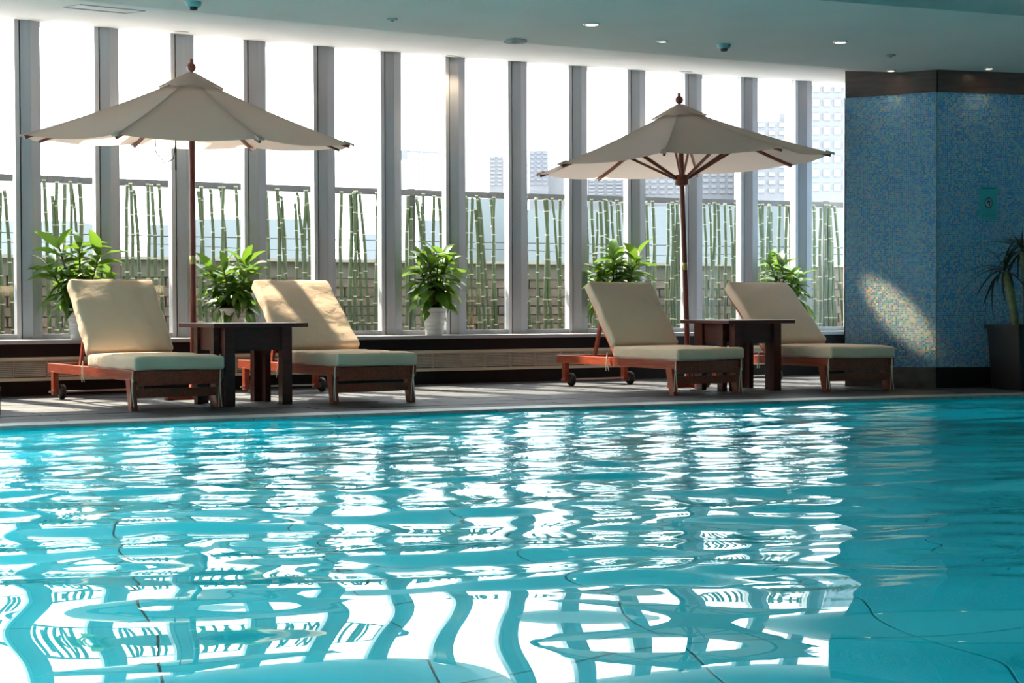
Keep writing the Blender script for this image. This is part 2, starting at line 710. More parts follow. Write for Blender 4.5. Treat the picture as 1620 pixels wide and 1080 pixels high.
for i in range(n):
    for j in range(4):
        a, b = i * 4 + j, i * 4 + (j + 1) % 4
        F.append((a, b, b + 4, a + 4))
o_ = mb.add(V, F).build('ceiling_pool', M['teal_plaster'])
o_['kind'] = 'structure'
# shallow access hatch outlines in the soffit are a thin frame flush with the plaster
# ---- other walls of the hall
for nm, bx in (('wall_back', (-22, 12, -5.3, -5.1)), ('wall_right', (9.9, 10.1, -5.1, 14.4))):
    o_ = MB().box(bx[0], bx[1], bx[2], bx[3], -.3, 3.15).build(nm, M['dark_paint'])
    o_['kind'] = 'structure'
o_ = MB().box(-22, PX0 - .2, -5.1, 8.6, -.3, -.012).build('floor_left', M['slate'])
o_['kind'] = 'structure'

# ---- mosaic pier and wall
def uvwall(name, a, b, z0, z1, m, parent=None):
    me = bpy.data.meshes.new(name)
    me.from_pydata([(a[0], a[1], z0), (b[0], b[1], z0), (b[0], b[1], z1), (a[0], a[1], z1)], [], [(0, 1, 2, 3)])
    uvl = me.uv_layers.new(name='UVMap')
    ln = math.hypot(b[0] - a[0], b[1] - a[1])
    for i, c in enumerate([(0, z0), (ln, z0), (ln, z1), (0, z1)]):
        uvl.data[i].uv = (c[0] + 5, c[1] + 5)
    return obj(name, me, m, parent)


bot = [(x, y, -.05) for x, y in COL_POLY]
top = [(x, y, 3.05) for x, y in COL_POLY]
pier = MB().hexa(bot, top).build('wall_mosaic', M['white_paint'])
pier['kind'] = 'structure'


def off(poly_a, poly_b, d):
    """shift an edge outwards (to the right-hand side going a->b is outside)"""
    t = Vector((poly_b[0] - poly_a[0], poly_b[1] - poly_a[1], 0)).normalized()
    nrm = Vector((t.y, -t.x, 0))
    return nrm * d


def slab_on(a, b, z0, z1, d, name, m, ext0=0, ext1=0):
    t = Vector((b[0] - a[0], b[1] - a[1], 0)).normalized()
    nn = Vector((t.y, -t.x, 0)) * d
    A = Vector((a[0], a[1], 0)) - t * ext0
    B = Vector((b[0], b[1], 0)) + t * ext1
    q = [A, B, B + nn, A + nn][::-1]
    return MB().hexa([(p.x, p.y, z0) for p in q], [(p.x, p.y, z1) for p in q]).build(name, m, pier)


ca, cb, cc = COL_POLY[0], COL_POLY[1], COL_POLY[2]
for (a, b) in ((ca, cb), (cb, cc), (COL_POLY[4], ca)):
    nn = off(a, b, .012)
    uvwall('mosaic_face', (a[0] + nn.x, a[1] + nn.y), (b[0] + nn.x, b[1] + nn.y), .17, 2.48, M['mosaic'], pier)
slab_on(ca, cb, 2.465, 2.70, .022, 'fascia_board', M['fascia'], .0, .0)
slab_on(cb, cc, 2.465, 2.70, .022, 'fascia_board', M['fascia'], .0, .0)
slab_on(ca, cb, -.02, .17, .018, 'plinth_stone', M['plinth'])
slab_on(cb, cc, -.02, .17, .018, 'plinth_stone', M['dark_plinth'])

# ---- window wall
NB0, NB1 = -34, 13
for i in range(NB0, NB1 + 1):
    s = i * BAY
    t = empty('trim_%d' % (i - NB0 + 2))
    t['kind'] = 'structure'

    def pr(pts, name, m):
        q = [P(s + a, b) for a, b in pts]
        bot = [(p.x, p.y, SILL - .02) for p in q]
        top = [(p.x, p.y, 3.06) for p in q]
        o_ = MB().hexa(bot, top).build(name, m, t)
        bm = bmesh.new()
        bm.from_mesh(o_.data)
        bmesh.ops.recalc_face_normals(bm, faces=bm.faces)
        bm.to_mesh(o_.data)
        bm.free()
        return o_
    pr([(-.040, .04), (-.040, -.055), (-.006, -.055), (-.006, .04)], 'pane_frame', M['alu_light'])
    pr([(-.006, .03), (-.006, -.02), (.006, -.02), (.006, .03)], 'gasket', M['gasket'])
    pr([(.006, .05), (.006, -.045), (.078, -.085), (.165, -.040), (.165, .05)], 'mullion', M['alu'])
wn = 1
for i in range(NB0, NB1):
    s = i * BAY
    a, b = s + .165, s + BAY - .040
    q = [P(a, .03), P(b, .03), P(b, -.045), P(a, -.045)]
    bot = [(p.x, p.y, SILL) for p in q[::-1]]
    top = [(p.x, p.y, SILL + .042) for p in q[::-1]]
    w = MB().hexa(bot, top).build('window_%d' % wn, M['alu'])
    w['kind'] = 'structure'
    q = [P(a, .006), P(b, .006), P(b, -.006), P(a, -.006)]
    MB().hexa([(p.x, p.y, SILL + .042) for p in q[::-1]], [(p.x, p.y, 3.03) for p in q[::-1]]).build('pane', M['glass'], w)
    wn += 1

# ---- sill and convector casing below it
strip('trim_60', [(.06, SILL), (.06, SILL - .03), (-.50, SILL - .03), (-.50, SILL)], S0, 9.0, M['sill'])
cas = strip('wall_bench', [(-.05, SILL - .03), (-.05, -.02), (-.40, -.02), (-.40, SILL - .03)], S0, 9.0, M['black_panel'])
# black upper board, blond rails, black plinth
strip('upper_board', [(-.40, SILL - .03), (-.40, .305), (-.47, .305), (-.47, SILL - .03)], S0, 9.0, M['black_panel'], parent=cas)
strip('grille_rail', [(-.40, .302), (-.40, .276), (-.475, .276), (-.475, .302)], S0, 9.0, M['blond_wood'], parent=cas)
strip('grille_rail', [(-.40, .142), (-.40, .116), (-.475, .116), (-.475, .142)], S0, 9.0, M['blond_wood'], parent=cas)
strip('black_plinth', [(-.40, .114), (-.40, -.01), (-.455, -.01), (-.455, .114)], S0, 9.0, M['black_panel'], parent=cas)
s = -2.0
PW = .262
while s < 8.9:
    mb = MB()
    for kz in range(9):
        z = .150 + kz * .0142
        for e in (0,):
            q = [P(s + .006, -.425, z), P(s + PW - .006, -.425, z), P(s + PW - .006, -.462, z), P(s + .006, -.462, z)][::-1]
            mb.hexa([(p.x, p.y, z) for p in q], [(p.x, p.y, z + .0105) for p in q])
    g = mb.build('louver_slats', M['slat_wood'], cas)
    g['kind'] = 'stuff'
    q = [P(s - .002, -.42), P(s + .002, -.42), P(s + .002, -.464), P(s - .002, -.464)][::-1]
    MB().hexa([(p.x, p.y, .142) for p in q], [(p.x, p.y, .276) for p in q]).build('grille_divider', M['blond_wood'], cas)
    s += PW

# ---- outside: terrace, parapet wall of blocks
strip('floor_terrace', [(.06, .30), (.06, .2), (3.2, .2), (3.2, .30)], -22, 13, M['concrete'])
par = strip('wall_parapet', [(1.52, 1.15), (1.52, .25), (1.72, .25), (1.72, 1.15)], -22, 13, M['mortar'])
strip('parapet_band', [(1.49, 1.145), (1.49, .985), (1.52, .985), (1.52, 1.145)], -22, 13, M['concrete'], parent=par)
strip('parapet_cap', [(1.46, 1.175), (1.46, 1.145), (1.75, 1.145), (1.75, 1.175)], -22, 13, M['cap'], parent=par)
BL, BH = .235, .094
bm_ = MB().box(-BL / 2 + .006, BL / 2 - .006, -.028, 0, .005, BH - .005).mesh('block')
bm_.materials.append(M['brick'])
for r in range(7):
    s = -.6 + (BL / 2 if r % 2 else 0)
    z = .985 - (r + 1) * BH
    while s < 9.4:
        p = P(s, 1.52, z)
        o_ = obj('block', bm_, None, par, p)
        o_.rotation_euler = (0, 0, heading(s))
        o_.scale = (1, rng.uniform(.7, 1.15), 1)
        s += BL

# ================================================================== WATER
NX, NY = 440, 480
xs = np.linspace(PX0 + .006, PX1 - .006, NX)
tt = np.linspace(0, 1, NY)
yedge = np.array([YE(x) for x in xs])
X = np.repeat(xs[None, :], NY, 0)
Y = PY0 + .006 + (yedge[None, :] - .012 - PY0) * tt[:, None]
Z = np.zeros_like(X)
wr = np.random.default_rng(5)


def waves(n, lmin, lmax, slope, spread, mask):
    global Z
    z = np.zeros_like(X)
    for _ in range(n):
        lam = math.exp(wr.uniform(math.log(lmin), math.log(lmax)))
        kk = 2 * PI / lam
        th = PI / 2 + .16 + wr.normal(0, spread)
        ph = wr.uniform(0, 2 * PI)
        # gentle phase wobble keeps crests from running on forever
        wob = .9 * np.sin(X * wr.uniform(.4, 1.3) + wr.uniform(0, 6)) + .7 * np.sin(Y * wr.uniform(.3, .9) + wr.uniform(0, 6))
        z += np.sin(kk * (X * math.cos(th) + Y * math.sin(th)) + ph + wob) / kk
    Z += z * slope / math.sqrt(n / 2) * mask


def sstep(a, b, x):
    t = np.clip((x - a) / (b - a), 0, 1)
    return t * t * (3 - 2 * t)


near = 1 - sstep(3.5, 4.3, Y)
mid = sstep(3.4, 4.1, Y) * (1 - .45 * sstep(5.5, 7.5, Y))
far = sstep(4.8, 6.2, Y)
waves(8, 1.0, 2.4, .020, .45, np.ones_like(X))
waves(11, .50, 1.0, .034, .40, .35 + .65 * near)
waves(16, .34, .80, .080, .22, mid)
waves(20, .16, .36, .045, .30, mid)
waves(30, .13, .36, .068, .45, far)
Z += WATER
verts = np.stack([X, Y, Z], -1).reshape(-1, 3)
idx = np.arange(NX * NY).reshape(NY, NX)
faces = np.stack([idx[:-1, :-1], idx[:-1, 1:], idx[1:, 1:], idx[1:, :-1]], -1).reshape(-1, 4)
me = bpy.data.meshes.new('pool_water')
me.vertices.add(len(verts))
me.vertices.foreach_set('co', verts.ravel())
me.loops.add(faces.size)
me.loops.foreach_set('vertex_index', faces.ravel().astype(np.int32))
me.polygons.add(len(faces))
me.polygons.foreach_set('loop_start', (np.arange(len(faces)) * 4).astype(np.int32))
me.polygons.foreach_set('use_smooth', np.ones(len(faces), dtype=bool))
me.update(calc_edges=True)
wm = bpy.data.materials.new('pool_water')
wm.use_nodes = True
nt = wm.node_tree
nt.nodes.clear()
g = nt.nodes.new('ShaderNodeBsdfGlass')
g.inputs['Color'].default_value = (.86, .97, .98, 1)
g.inputs['Roughness'].default_value = 0.0
g.inputs['IOR'].default_value = 1.22
nz = nt.nodes.new('ShaderNodeTexNoise')
nz.inputs['Scale'].default_value = 22
nz.inputs['Detail'].default_value = 4
tc = nt.nodes.new('ShaderNodeTexCoord')
sp = nt.nodes.new('ShaderNodeSeparateXYZ')
mr = nt.nodes.new('ShaderNodeMapRange')
mr.interpolation_type = 'SMOOTHSTEP'
mr.inputs['From Min'].default_value = 4.8
mr.inputs['From Max'].default_value = 7.0
mr.inputs['To Min'].default_value = .0
mr.inputs['To Max'].default_value = .22
bp = nt.nodes.new('ShaderNodeBump')
bp.inputs['Distance'].default_value = .01
nt.links.new(tc.outputs['Object'], nz.inputs['Vector'])
nt.links.new(tc.outputs['Object'], sp.inputs[0])
nt.links.new(sp.outputs[1], mr.inputs[0])
nt.links.new(mr.outputs[0], bp.inputs['Strength'])
nt.links.new(nz.outputs[0], bp.inputs['Height'])
nt.links.new(bp.outputs[0], g.inputs['Normal'])
ou = nt.nodes.new('ShaderNodeOutputMaterial')
nt.links.new(g.outputs[0], ou.inputs[0])
water = obj('pool_water', me, wm)
tag(water, 'rippling turquoise swimming pool water mirroring the tall windows', 'water', kind='stuff')

# added underwater fill lamps, out of view, to brighten the turquoise pool floor
def pool_fill_lamp(x, y, z, aim, power, label):
    e = empty('pool_fill_lamp', (x, y, z))
    d = Vector(aim).normalized()
    q = d.to_track_quat('Z', 'Y')
    e.rotation_mode = 'QUATERNION'
    e.rotation_quaternion = q
    MB().lathe([(.15, -.03), (.15, .02), (.125, .03), (.12, .02)], 20).build('rim', M['chrome'], e)
    MB().lathe([(.118, .0), (.118, .018), (.08, .03), (.0, .034)], 20).build('lens', emit('pool_fill_lens', (.75, .97, 1.0), 6), e)
    ld = bpy.data.lights.new('pool_fill_beam', 'SPOT')
    ld.energy = power
    ld.color = (.85, 1.0, 1.0)
    ld.spot_size = math.radians(165)
    ld.spot_blend = .6
    ld.shadow_soft_size = .12
    lo = bpy.data.objects.new('pool_fill_beam', ld)
    COL.objects.link(lo)
    lo.parent = e
    lo.location = (0, 0, .06)
    lo.rotation_euler = (PI, 0, 0)
    tag(e, label, 'lamp', 'added underwater fill lamps')
    return e


for yy, nm in ((2.6, 'nearest'), (4.0, 'middle'), (5.4, 'farthest')):
    pool_fill_lamp(PX0 + .04, yy, -.55, (1, .08, -.16), 900, nm + ' of three added underwater fill lamps at the left pool wall')
for xx, nm in ((-4.2, 'leftmost'), (-1.8, 'middle'), (.6, 'rightmost')):
    pool_fill_lamp(xx, PY0 + .04, -.62, (0, 1, -.10), 170, nm + ' of three added underwater fill lamps at the near pool wall')

# ================================================================== PARASOLS


def parasol(loc, tilt, rot, ctilt, label, zrun=1.80):
    """tilt: lean of everything about the foot (rx, ry); rot: azimuth of a rib; ctilt: canopy tilt"""
    e = empty('parasol', loc)
    e.rotation_euler = (tilt[0], tilt[1], 0)
    RR, ZA, ZR = 1.25, 2.42, 1.93
    CT = Matrix.Translation((0, 0, ZA)) @ Matrix.Rotation(ctilt[0], 4, 'X') @ Matrix.Rotation(ctilt[1], 4, 'Y') @ Matrix.Translation((0, 0, -ZA))

    def T_(p):
        return CT @ Vector(p)
    # pole, sleeve, finial
    MB().tube([(0, 0, .10), (0, 0, 1.02)], .0225, 14).tube([(0, 0, 1.075), (0, 0, ZA + .01)], .0225, 14).build('pole', M['teak_pole'], e)
    MB().lathe([(.0235, 1.012), (.0265, 1.016), (.0265, 1.07), (.0235, 1.075)], 14).build('brass_sleeve', M['brass'], e)
    MB().lathe([(.03, .0), (.018, .012), (.014, .022), (.03, .035), (.036, .055), (.03, .075), (.015, .088), (.012, .097), (.016, .105), (.010, .116), (0, .122)], 14).build('finial', M['teak_pole'], e, T_((0, 0, ZA + .005)))
    tips = [rot + PI / 4 * k for k in range(8)]

    def rib(a, r):
        f = r / RR
        return Vector((r * math.cos(a), r * math.sin(a), ZA - (ZA - ZR) * (f + .045 * math.sin(PI * f))))
    NR, NA = 12, 8
    for k in range(8):
        a0, a1 = tips[k], tips[k] + PI / 4
        V, F = [], []
        for i in range(NR + 1):
            r = .02 + (RR - .02) * i / NR
            p0, p1 = rib(a0, r), rib(a1, r)
            for j in range(NA + 1):
                u = j / NA
                p = p0.lerp(p1, u)
                bow = 4 * u * (1 - u)
                p.z -= .030 * bow * (i / NR)
                c = Vector((p.x, p.y, 0))
                if c.length > .05:
                    c.normalize()
                    p -= c * (.028 * bow * (i / NR) ** 3)
                V.append(T_(p))
        for i in range(NR):
            for j in range(NA):
                a = i * (NA + 1) + j
                F.append((a, a + NA + 1, a + NA + 2, a + 1))
        MB().add(V, F, 0, True).build('canopy_panel', M['canopy'], e)
        # rib under the seam
        d = .022
        mb = MB()
        pts = [T_(rib(a0, r) - Vector((0, 0, d))) for r in (.06, .35, .7, 1.0, RR - .01)]
        for q0, q1 in zip(pts[:-1], pts[1:]):
            mb.beam(q0, q1, .018, .026)
        mb.build('rib', M['teak_pole'], e)
        # pocket at the tip
        MB().beam(T_(rib(a0, RR - .05) + Vector((0, 0, .002))), T_(rib(a0, RR + .02)), .045, .016).build('tip_pocket', M['canopy'], e)
        # strut to the runner
        MB().beam(T_(rib(a0, .62) - Vector((0, 0, .045))), Vector((.05 * math.cos(a0), .05 * math.sin(a0), zrun)), .016, .022).build('strut', M['teak_pole'], e)
    # vent cap
    V, F = [], []
    for i in range(5):
        f = i / 4
        for k in range(32):
            a = rot + 2 * PI * k / 32
            fold = 1 + .05 * math.cos(8 * (a - rot))
            r = (.028 + .215 * f) * fold
            V.append(T_((r * math.cos(a), r * math.sin(a), ZA + .010 - .112 * f ** 1.02 - (.008 * math.cos(8 * (a - rot)) * f) + .012)))
    for i in range(4):
        for k in range(32):
            F.append((i * 32 + k, (i + 1) * 32 + k, (i + 1) * 32 + (k + 1) % 32, i * 32 + (k + 1) % 32))
    MB().add(V, F, 0, True).build('vent_cap', M['canopy'], e)
    MB().lathe([(.026, zrun - .06), (.06, zrun - .05), (.06, zrun + .03), (.026, zrun + .04)], 12).build('runner', M['teak_pole'], e)
    # cross-shaped timber foot with collar
    for a in (.62, .62 + PI / 2):
        c, s_ = math.cos(a), math.sin(a)
        MB().beam((-.22 * c, -.22 * s_, .024), (.22 * c, .22 * s_, .024), .07, .045).build('foot_bar', M['teak'], e, bevel=.004)
    MB().lathe([(.06, .04), (.055, .06), (.035, .075), (.034, .16), (.0225, .17)], 14).build('collar', M['teak'], e)
    tag(e, label, 'parasol')
    return e


u1 = parasol((-2.39, 11.38, 0), (0, 0), math.radians(11 + 22.5), (math.radians(4.3), math.radians(1.5)), 'wide beige parasol on the left, rising behind the leftmost lounger', 2.02)
# pull cord hanging under the left canopy
pts = [(-.16, -.50, 1.95), (-.155, -.5, 1.80), (-.10, -.45, 1.72), (-.05, -.40, 1.76), (-.03, -.38, 1.93)]
MB().tube(pts, .004, 6).tube([(-.035, -.39, 1.95), (-.036, -.39, 1.68)], .006, 6).build('pull_cord', M['dark_cord'], u1)
u2 = parasol((1.51, 12.95, 0), (0, math.radians(-1.9)), math.radians(-90 - 6 - 7), (math.radians(0.5), math.radians(-1.0)), 'beige parasol on the right, its lit underside showing struts')
u2.scale = (1, 1, .985)

# ================================================================== LOUNGERS


def rounded_box(l, w, t, r, puff=.012, seed=0, wr_=.004):
    bm = bmesh.new()
    bmesh.ops.create_cube(bm, size=1)
    bmesh.ops.scale(bm, vec=(l, w, t), verts=bm.verts)
    bmesh.ops.bevel(bm, geom=list(bm.edges), offset=r, segments=4, affect='EDGES', profile=.55)
    for ax, sz in ((0, l), (1, w)):
        nn = int(sz / .05)
        for i in range(1, nn):
            co = [0, 0, 0]
            no = [0, 0, 0]
            co[ax] = -sz / 2 + sz * i / nn
            no[ax] = 1
            bmesh.ops.bisect_plane(bm, geom=list(bm.verts) + list(bm.edges) + list(bm.faces), plane_co=co, plane_no=no)
    rr = random.Random(seed)
    ph = [rr.uniform(0, 6.28) for _ in range(8)]
    for v in bm.verts:
        fx, fy = 2 * v.co.x / l, 2 * v.co.y / w
        p = (1 - abs(fx) ** 3) * (1 - abs(fy) ** 3)
        v.co.z += (1 if v.co.z > 0 else -.3) * puff * p
        v.co.z += wr_ * math.sin(v.co.x * 19 + ph[0] + 2 * math.sin(v.co.y * 7 + ph[1])) * (.4 + abs(fy))
        v.co.y += wr_ * .8 * math.sin(v.co.x * 31 + ph[2]) * abs(fy)
        v.co.x += wr_ * .8 * math.sin(v.co.y * 23 + ph[3]) * abs(fx)
    for f in bm.faces:
        f.smooth = True
    me = bpy.data.meshes.new('cushion')
    bm.to_mesh(me)
    bm.free()
    return me


def lounger(loc, ang, label, seed, bang=42.0):
    """local x: towards the foot end; local y: 0 near side .. W far side; origin at the near front leg"""
    W = .60
    e = empty('sun_lounger', loc, ang)
    wood = M['teak']
    B = -1.62        # rear legs
    for y in (0.0, W):
        MB().beam((-1.76, y, .235), (.09, y, .235), .032, .07).build('side_rail', wood, e, bevel=.004)
        # splayed front leg
        mb = MB()
        b_ = [(-.035 + .035, y - .022, 0), (.025 + .035, y - .022, 0), (.025 + .035, y + .022, 0), (-.035 + .035, y + .022, 0)]
        t_ = [(-.055, y - .022, .21), (.03, y - .022, .21), (.03, y + .022, .21), (-.055, y + .022, .21)]
        mb.hexa(b_, t_)
        mb.build('front_leg', wood, e, bevel=.003)
        MB().box(B - .045, B + .015, y - .02, y + .02, .035, .21).build('rear_leg', wood, e, bevel=.003)
        yy = y + (.035 if y > .1 else .035)
        wheel = MB()
        wheel.lathe([(.012, -.02), (.052, -.018), (.058, -.010), (.058, .010), (.052, .018), (.012, .02)], 18)
        wh = wheel.build('wheel', M['rubber'], e)
        wh.location = (B + .005, yy + .012, .058)
        wh.rotation_euler = (PI / 2, 0, 0)
        hub = MB().lathe([(.026, -.022), (.026, .022)], 12).build('wheel_hub', M['chrome'], wh)
    MB().beam((B, -.05, .058), (B, W + .085, .058), .014, .014).build('axle', M['chrome'], e)
    # end boards
    MB().beam((.055, .016, .215), (.055, W - .016, .215), .024, .095).build('foot_board', wood, e, bevel=.003)
    MB().beam((.03, .022, .115), (.03, W - .022, .115), .022, .06).build('foot_stretcher', wood, e, bevel=.003)
    MB().beam((-1.73, .016, .235), (-1.73, W - .016, .235), .024, .065).build('head_board', wood, e, bevel=.003)
    # seat slats
    for k in range(11):
        x = -.83 + k * .082
        MB().box(x - .03, x + .03, .018, W - .018, .247, .262).build('seat_slat', wood, e)
    # reclining back
    a = math.radians(bang)
    LB = .495 / math.sin(a)
    piv = Vector((-.86, 0, .275))
    d = Vector((-math.cos(a), 0, math.sin(a)))
    nrm = Vector((math.sin(a), 0, math.cos(a)))
    for y in (.045, W - .045):
        p = piv + Vector((0, y, 0))
        MB().beam(p, p + d * (LB + .03), .028, .045, up=nrm).build('back_rail', wood, e, bevel=.003)
    for k in range(9):
        p = piv + d * (.06 + k * (LB - .08) / 8) + nrm * .026
        MB().beam(p + Vector((0, .03, 0)), p + Vector((0, W - .03, 0)), .058, .012, up=nrm).build('back_slat', wood, e)
    for y in (.085, W - .085):
        p = piv + d * .46 + Vector((0, y, 0))
        MB().beam(p, (-1.30, y, .235), .022, .035, up=(1, 0, 0)).build('back_prop', wood, e)
    MB().beam((-1.30, .016, .235), (-1.30, W - .016, .235), .03, .03).build('prop_bar', wood, e)
    # cushions
    tk = .092
    L1 = .95
    c1 = rounded_box(L1, W + .035, tk, .022, .010, seed, .003)
    o_ = obj('seat_cushion', c1, M['cream'], e, (-.86 + L1 / 2 + .02, W / 2, .262 + tk / 2 + .006))
    c2 = rounded_box(LB + .02, W + .035, tk, .022, .014, seed + 50, .0035)
    o2 = obj('back_cushion', c2, M['cream'], e)
    mid_ = piv + d * (LB / 2 + .055) + nrm * (.034 + tk / 2) + Vector((0, W / 2, 0))
    mtx = Matrix((d * -1, Vector((0, 1, 0)), nrm)).transposed().to_4x4()
    mtx.translation = mid_
    o2.matrix_local = mtx
    # tie cords
    rr = random.Random(seed)
    for (x, y, z, ln) in ((-.90, -.028, .31, .15), (.085, -.02, .27, .24), (.10, W * .98, .27, .26), (-.45, W + .03, .29, .14)):
        mb = MB()
        for sgn in (-1, 1):
            dx = sgn * rr.uniform(.006, .02)
            mb.tube([(x, y, z), (x + dx * .4, y - .004, z - ln * .35), (x + dx * 1.2, y - .006, z - ln * .7), (x + dx * 2.0, y - .002, max(.006, z - ln))], .0038, 6)
        mb.lathe([(.004, -.012), (.009, -.004), (.009, .004), (.004, .012)], 8, c=(x, y - .002, z - ln * .3))
        mb.build('tie_cord', M['cord'], e)
    tag(e, label, 'lounger', 'cream cushioned loungers by the pool')
    return e


def LA(deg):
    return math.radians(deg)


lounger((-2.52, 10.03, 0), LA(-56), 'leftmost cream lounger, shaded cushion, standing left of the dark table', 1, 50)
lounger((-1.26, 10.64, 0), LA(-58.5), 'cream lounger with sunlit backrest, right of the left dark table', 2, 40)
lounger((1.23, 11.68, 0), LA(-62), 'cream lounger with bright orange-brown rail, left of the right parasol', 3, 50)
lounger((2.49, 12.09, 0), LA(-66), 'rightmost cream lounger, half hidden by a table, beside the mosaic pier', 4, 40)

# low bench whose end just enters the frame at the left
e = empty('low_bench', (-3.285, 9.69, 0), LA(-56))
MB().box(-1.0, .0, -.62, .02, .15, .175).build('bench_top', M['table_wood'], e, bevel=.003)
for x in (-.94, -.03):
    for y in (-.57, -.01):
        MB().box(x - .025, x + .025, y - .025, y + .025, 0, .15).build('leg', M['table_wood'], e, bevel=.002)
tag(e, 'low dark wooden bench cut off by the left edge of the picture', 'bench')

# ================================================================== TABLES


def table(loc, ang, label, S_=.70):
    """square slab on four notched corners: two posts at each corner; origin at the near slab corner, x to the right, y back"""
    HT = .575
    e = empty('side_table', loc, ang)
    m = M['table_wood']
    MB().box(0, S_, 0, S_, HT - .03, HT).build('table_top', m, e, bevel=.004)
    pw = .075
    i0, i1 = .10, .055      # inset along the face, inset from the face
    for (x, y) in ((i0, i1), (S_ - i0 - pw, i1), (i0, S_ - i1 - pw), (S_ - i0 - pw, S_ - i1 - pw),
                   (i1, i0), (i1, S_ - i0 - pw), (S_ - i1 - pw, i0), (S_ - i1 - pw, S_ - i0 - pw)):
        k = (x, y)
        # the two posts of a corner overlap by a hair: shift the side ones
        MB().box(x, x + pw, y, y + pw, 0, HT - .03).build('post', m, e, bevel=.003) if (y in (i1, S_ - i1 - pw)) else \
            MB().box(x, x + .044, y + (pw - .02 if y < .3 else -(pw - .02)), y + (pw - .02 if y < .3 else -(pw - .02)) + pw, 0, HT - .03).build('post', m, e, bevel=.003)
    z0 = HT - .03 - .16
    a, b = i0 + pw, S_ - i0 - pw
    MB().box(a, b, i1 + .03, i1 + .05, z0, HT - .03).build('apron', m, e)
    MB().box(a, b, S_ - i1 - .05, S_ - i1 - .03, z0, HT - .03).build('apron', m, e)
    MB().box(i1 + .022, i1 + .04, a + .055, b - .055, z0, HT - .03).build('apron', m, e)
    MB().box(S_ - i1 - .04, S_ - i1 - .022, a + .055, b - .055, z0, HT - .03).build('apron', m, e)
    tag(e, label, 'table', 'dark side tables between loungers')
    return e


table((-2.03, 10.33, 0), LA(32), 'dark red-brown side table between the two left loungers')
table((1.722, 12.05, 0), LA(28.5), 'dark red-brown side table between the two right loungers', .67)

# ================================================================== PLANTS


def leaf_mesh(l, w, droop, fold, name='leaf'):
    V, F = [], []
    n = 6
    for i in range(n + 1):
        t = i / n
        ww = w * (math.sin(PI * min(1, t * .96 + .04)) ** .75) * (1 - .25 * t)
        if i == 0:
            ww = w * .12
        if i == n:
            ww = w * .02
        x = l * t
        z = -droop * l * t * t + .10 * l * math.sin(PI * t * .7)
        ww *= 1 + .07 * math.sin(t * 17)
        for j, sy in enumerate((-1, 0, 1)):
            V.append((x, sy * ww / 2, z + (fold * ww * .5 if sy else 0) + .006 * math.sin(9 * t + j)))
    for i in range(n):
        for j in range(2):
            a = i * 3 + j
            F.append((a, a + 3, a + 4, a + 1))
    return MB().add(V, F, 0, True).mesh(name)


LEAVES = []
for q in range(6):
    me_ = leaf_mesh(1.0, random.uniform(.36, .46), random.uniform(.15, .6), random.uniform(.2, .5))
    me_.materials.append(M['leaf'])
    LEAVES.append(me_)


def potted_plant(p, label, seed, hgt=.42, spread=1.0, nl=62, lean=0.0, stems=4):
    rr = random.Random(seed)
    e = empty('potted_plant', p)
    # ribbed white pot
    prof = [(.072, 0), (.078, .004)]
    for k in range(6):
        z = .012 + k * .036
        prof += [(.079 + z * .135, z), (.081 + z * .135, z + .010), (.081 + z * .135, z + .028), (.0785 + z * .135, z + .033)]
    prof += [(.122, .232), (.124, .250), (.112, .250), (.108, .215), (.0, .215)]
    MB().lathe(prof, 24).build('pot', M['pot'], e)
    MB().lathe([(.109, .205), (.09, .222), (.04, .228), (0, .230)], 16).build('soil', M['soil'], e)
    tops = []
    for k in range(stems):
        a = 2 * PI * k / stems + rr.uniform(-.4, .4)
        hh = hgt * rr.uniform(.6, 1.12)
        r0, r1 = .025, (.05 + .13 * rr.random()) * spread
        pts = []
        for i in range(6):
            t = i / 5
            pts.append(((r0 + (r1 - r0) * t) * math.cos(a) + lean * t, (r0 + (r1 - r0) * t) * math.sin(a), .21 + hh * t))
        MB().tube(pts, [.011, .010, .009, .008, .007, .005], 7).build('stem', M['stem'], e)
        tops.append(pts)
    for k in range(nl):
        pts = tops[k % stems]
        t = .22 + .78 * ((k // stems) + rr.random() * .6) / (nl / stems)
        t = min(t, 1.0)
        x = t * (len(pts) - 1)
        i = min(int(x), len(pts) - 2)
        b = Vector(pts[i]).lerp(Vector(pts[i + 1]), x - i)
        az = k * 2.399 + rr.uniform(-.5, .5)
        el = math.radians(-25 + 75 * t ** 2.2 + rr.uniform(-18, 18))
        ln = rr.uniform(.18, .275) * (1.0 - .2 * t) * spread ** .5
        o_ = obj('leaf', LEAVES[rr.randrange(6)], None, e, b)
        o_.rotation_euler = (rr.uniform(-.5, .5), -el, az)
        wsc = rr.uniform(.85, 1.2)
        o_.scale = (ln, ln * wsc, ln)
    tag(e, label, 'potted plant', 'leafy plants in white pots on the window sill')
    return e


for (px, s_, lab, hg, sp, nl, ln) in (
        (127, .4156, 'bushy green plant on the sill behind the leftmost lounger', .50, 1.45, 82, .0),
        (368, 1.708, 'green potted plant on the sill between the two left loungers', .46, 1.3, 72, .02),
        (686, 3.600, 'green plant in a fully visible white ribbed pot, middle of the sill', .50, 1.3, 74, .0),
        (970, 5.475, 'dense green plant on the sill behind the lounger left of the right parasol', .54, 1.5, 86, .0),
        (1247, 7.465, 'green plant on the sill behind the rightmost lounger, nearest the mosaic pier', .46, 1.15, 64, -.03)):
    potted_plant(P(s_, -.27, SILL), lab, px, hg, sp, int(nl * 1.7), ln, 6)

